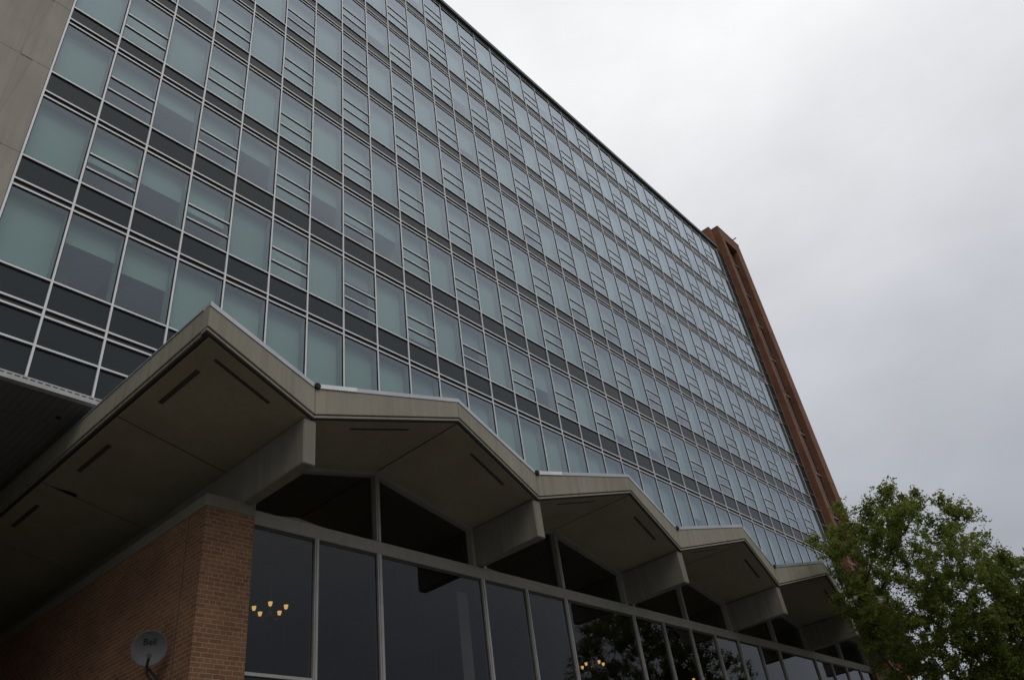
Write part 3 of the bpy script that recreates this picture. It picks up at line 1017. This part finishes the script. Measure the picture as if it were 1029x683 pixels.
# ------------------------------------------------------------------ trees
def make_tree(loc, ctr_h, rx, rz, seed, name, label, nclump=330, leaf=0.07, per=120, skew=0.0, group=None):
    """clump centres fill an uneven crown; each joins the nearest limb, so limbs fork the way a grown tree does"""
    rnd = random.Random(seed)
    t = thing(name, label, 'tree', loc, group)
    base = Vector(loc)
    fork = base + Vector((0, 0, max(1.2, ctr_h - rz * 1.05)))
    cen = base + Vector((0, 0, ctr_h))
    def rv():
        return Vector((rnd.uniform(-1, 1), rnd.uniform(-1, 1), rnd.uniform(-1, 1)))
    lob = [(Vector((math.cos(a), math.sin(a), h)).normalized(), rnd.uniform(0.85, 1.1)) for a, h in [(rnd.uniform(0, 6.28), rnd.uniform(-0.8, 1.3)) for _ in range(26)]]
    pts = []
    while len(pts) < nclump:
        d = rv()
        if d.length > 1 or d.length < 0.05: continue
        u = d.normalized()
        best = max(lob, key=lambda q: q[0].dot(u))
        lim = best[1] * (0.68 + 0.32 * best[0].dot(u) ** 6 if best[0].dot(u) > 0 else 0.68)
        f = d.length ** 0.62 * lim
        wz = 1.0 + 0.05 * u.z
        pts.append(cen + Vector((u.x * f * rx * wz, u.y * f * rx * wz + skew * u.z * f, u.z * f * rz)))
    nodes = [(base.copy(), None), (fork.copy(), 0)]
    kids = {0: [1], 1: []}
    order = sorted(range(len(pts)), key=lambda i: (pts[i] - fork).length)
    ends = []
    for i in order:
        p = pts[i]
        bi, bd = 1, 1e9
        for k in range(1, len(nodes)):
            q = nodes[k][0]
            d = (p - q).length + 0.35 * max(0, q.z - p.z) - 0.12 * (q - fork).length
            if d < bd: bi, bd = k, d
        q = nodes[bi][0]
        L = (p - q).length
        n = max(1, int(L / 0.45))
        last = bi
        for k in range(1, n + 1):
            f = k / n
            r = q.lerp(p, f) + rv() * 0.07 * (1 if k < n else 0) + Vector((0, 0, -0.10 * L * math.sin(f * math.pi)))
            nodes.append((r, last)); kids.setdefault(last, []).append(len(nodes) - 1); kids[len(nodes) - 1] = []
            last = len(nodes) - 1
        ends.append(last)
    wgt = [0] * len(nodes)
    for k in range(len(nodes) - 1, -1, -1):
        wgt[k] = max(1, sum(wgt[c] for c in kids.get(k, [])))
        if not kids.get(k): wgt[k] = 1
    rad = [0.0075 * wv ** 0.47 for wv in wgt]
    tr = MB()
    tr.tube([base - Vector((0, 0, 0.1)), base + Vector((0, 0, 0.12)), base.lerp(fork, 0.4) + rv() * 0.04, base.lerp(fork, 0.75) + rv() * 0.04, fork], [rad[1] * 1.7, rad[1] * 1.25, rad[1] * 1.08, rad[1] * 1.02, rad[1]], 'bark', 10)
    done = set()
    def chain(k0, k1):
        path = [k0, k1]
        while kids.get(path[-1]):
            path.append(max(kids[path[-1]], key=lambda c: wgt[c]))
        return path
    stack = [(1, c) for c in kids[1]]
    while stack:
        a, c = stack.pop()
        path = chain(a, c)
        rr = [min(rad[a], rad[c] * 1.15)] + [rad[k] for k in path[1:]]
        tr.tube([nodes[k][0] for k in path], rr, 'bark', 6 if rr[0] > 0.03 else 4, cap=False)
        for u_, v_ in zip(path[1:], path[2:]):
            stack += [(u_, x_) for x_ in kids[u_] if x_ != v_]
    tr.build('trunk', t, raw=True, smooth=True)
    cr_ = MB()
    k_ = cr_.mi('leaf')
    V, F = cr_.v, cr_.f
    for i in ends:
        p = nodes[i][0]
        par = nodes[nodes[i][1]][0]
        outd = (p - cen).normalized()
        # a few short twigs carry the leaves
        for _ in range(rnd.randint(5, 8)):
            d = (rv() * 0.9 + outd * 0.6 + (p - par).normalized() * 0.4 + Vector((0, 0, 0.1))).normalized()
            L = rnd.uniform(0.22, 0.55)
            for q in range(int(per / 6.5)):
                f = rnd.random() ** 0.8
                c = p + d * L * f + rv() * 0.085
                nrm = (rv() * 0.9 + Vector((0, 0, 0.55)) + outd * 0.3).normalized()
                a1 = Matrix.Rotation(rnd.uniform(0, 6.28), 3, nrm) @ nrm.orthogonal().normalized()
                a2 = nrm.cross(a1)
                s_ = leaf * rnd.uniform(0.6, 1.25)
                i0 = len(V)
                V.extend([c - a1 * s_, c + a2 * s_ * 0.48 + nrm * s_ * 0.18, c + a1 * s_ - nrm * s_ * 0.15, c - a2 * s_ * 0.48 + nrm * s_ * 0.18])
                F.append((i0, i0 + 1, i0 + 2, i0 + 3)); cr_.m.append(k_)
    cr_.build('crown', t, raw=True)
    print(name, 'leaves', len(F))
    return t

t1 = make_tree(W(CX + 23.9, 5.25, GZ), 6.9, 2.9, 4.0, 8, 'deciduous_tree', 'leafy green tree with an open crown in front of the canopy end', nclump=540, per=185, leaf=0.05, skew=0.85)
t2 = make_tree(W(CX + 34, 1.6, GZ), 6.6, 3.6, 4.0, 21, 'deciduous_tree', 'second leafy tree beyond the right edge mirrored in the pavilion glass', nclump=330)

def make_spruce(loc, height, rad, seed):
    rnd = random.Random(seed)
    t = thing('blue_spruce', 'blue grey spruce with drooping tips at the right edge', 'tree', loc)
    base = Vector(loc)
    tr = MB(); nd = MB()
    kN = nd.mi('needle')
    tr.tube([base - Vector((0, 0, 0.1)), base + Vector((0, 0, height * 0.5)), base + Vector((0, 0, height))], [0.2, 0.12, 0.015], 'bark', 8)
    def needles(p, d, L, n):
        for _ in range(n):
            f = rnd.random()
            c = p + d * (L * f)
            q = (d * 0.7 + Vector((rnd.uniform(-1, 1), rnd.uniform(-1, 1), rnd.uniform(-0.6, 1)))).normalized()
            s_ = q.cross(Vector((rnd.random(), rnd.random(), rnd.random()))).normalized() * 0.014
            e_ = c + q * rnd.uniform(0.05, 0.09)
            i = len(nd.v)
            nd.v += [c - s_, c + s_, e_]
            nd.f.append((i, i + 1, i + 2)); nd.m.append(kN)
    z = height * 0.22
    while z < height * 0.98:
        rr = rad * (1 - z / height) ** 0.8 + 0.1
        nb = 9
        a0 = rnd.uniform(0, 6)
        for k in range(nb):
            a = a0 + 6.283 * k / nb + rnd.uniform(-0.2, 0.2)
            d = Vector((math.cos(a), math.sin(a), 0))
            L = rr * rnd.uniform(0.75, 1.1)
            p0 = base + Vector((0, 0, z))
            pts = [p0, p0 + d * L * 0.5 + Vector((0, 0, -0.08 * L)), p0 + d * L + Vector((0, 0, 0.06 * L))]
            tr.tube(pts, [0.03, 0.02, 0.008], 'bark', 4, cap=False)
            m = max(3, int(L / 0.16))
            for q in range(m):
                f = 0.2 + 0.8 * (q + 0.5) / m
                pp = pts[0].lerp(pts[1], f * 2) if f < 0.5 else pts[1].lerp(pts[2], f * 2 - 1)
                for s_ in (-1, 1):
                    sd_ = (d + s_ * Vector((-d.y, d.x, 0)) * rnd.uniform(0.5, 1.0) + Vector((0, 0, rnd.uniform(-0.3, 0.25)))).normalized()
                    needles(pp, sd_, rnd.uniform(0.28, 0.5) * (1.25 - f * 0.5), 42)
            needles(pts[1], (pts[2] - pts[1]).normalized(), L * 0.55, 60)
        z += 0.34
    tr.build('trunk', t, raw=True)
    nd.build('crown', t, raw=True)
    print('spruce needles', len(nd.f))
make_spruce(W(CX + 26, 2.95, GZ), 8.3, 2.9, 4)
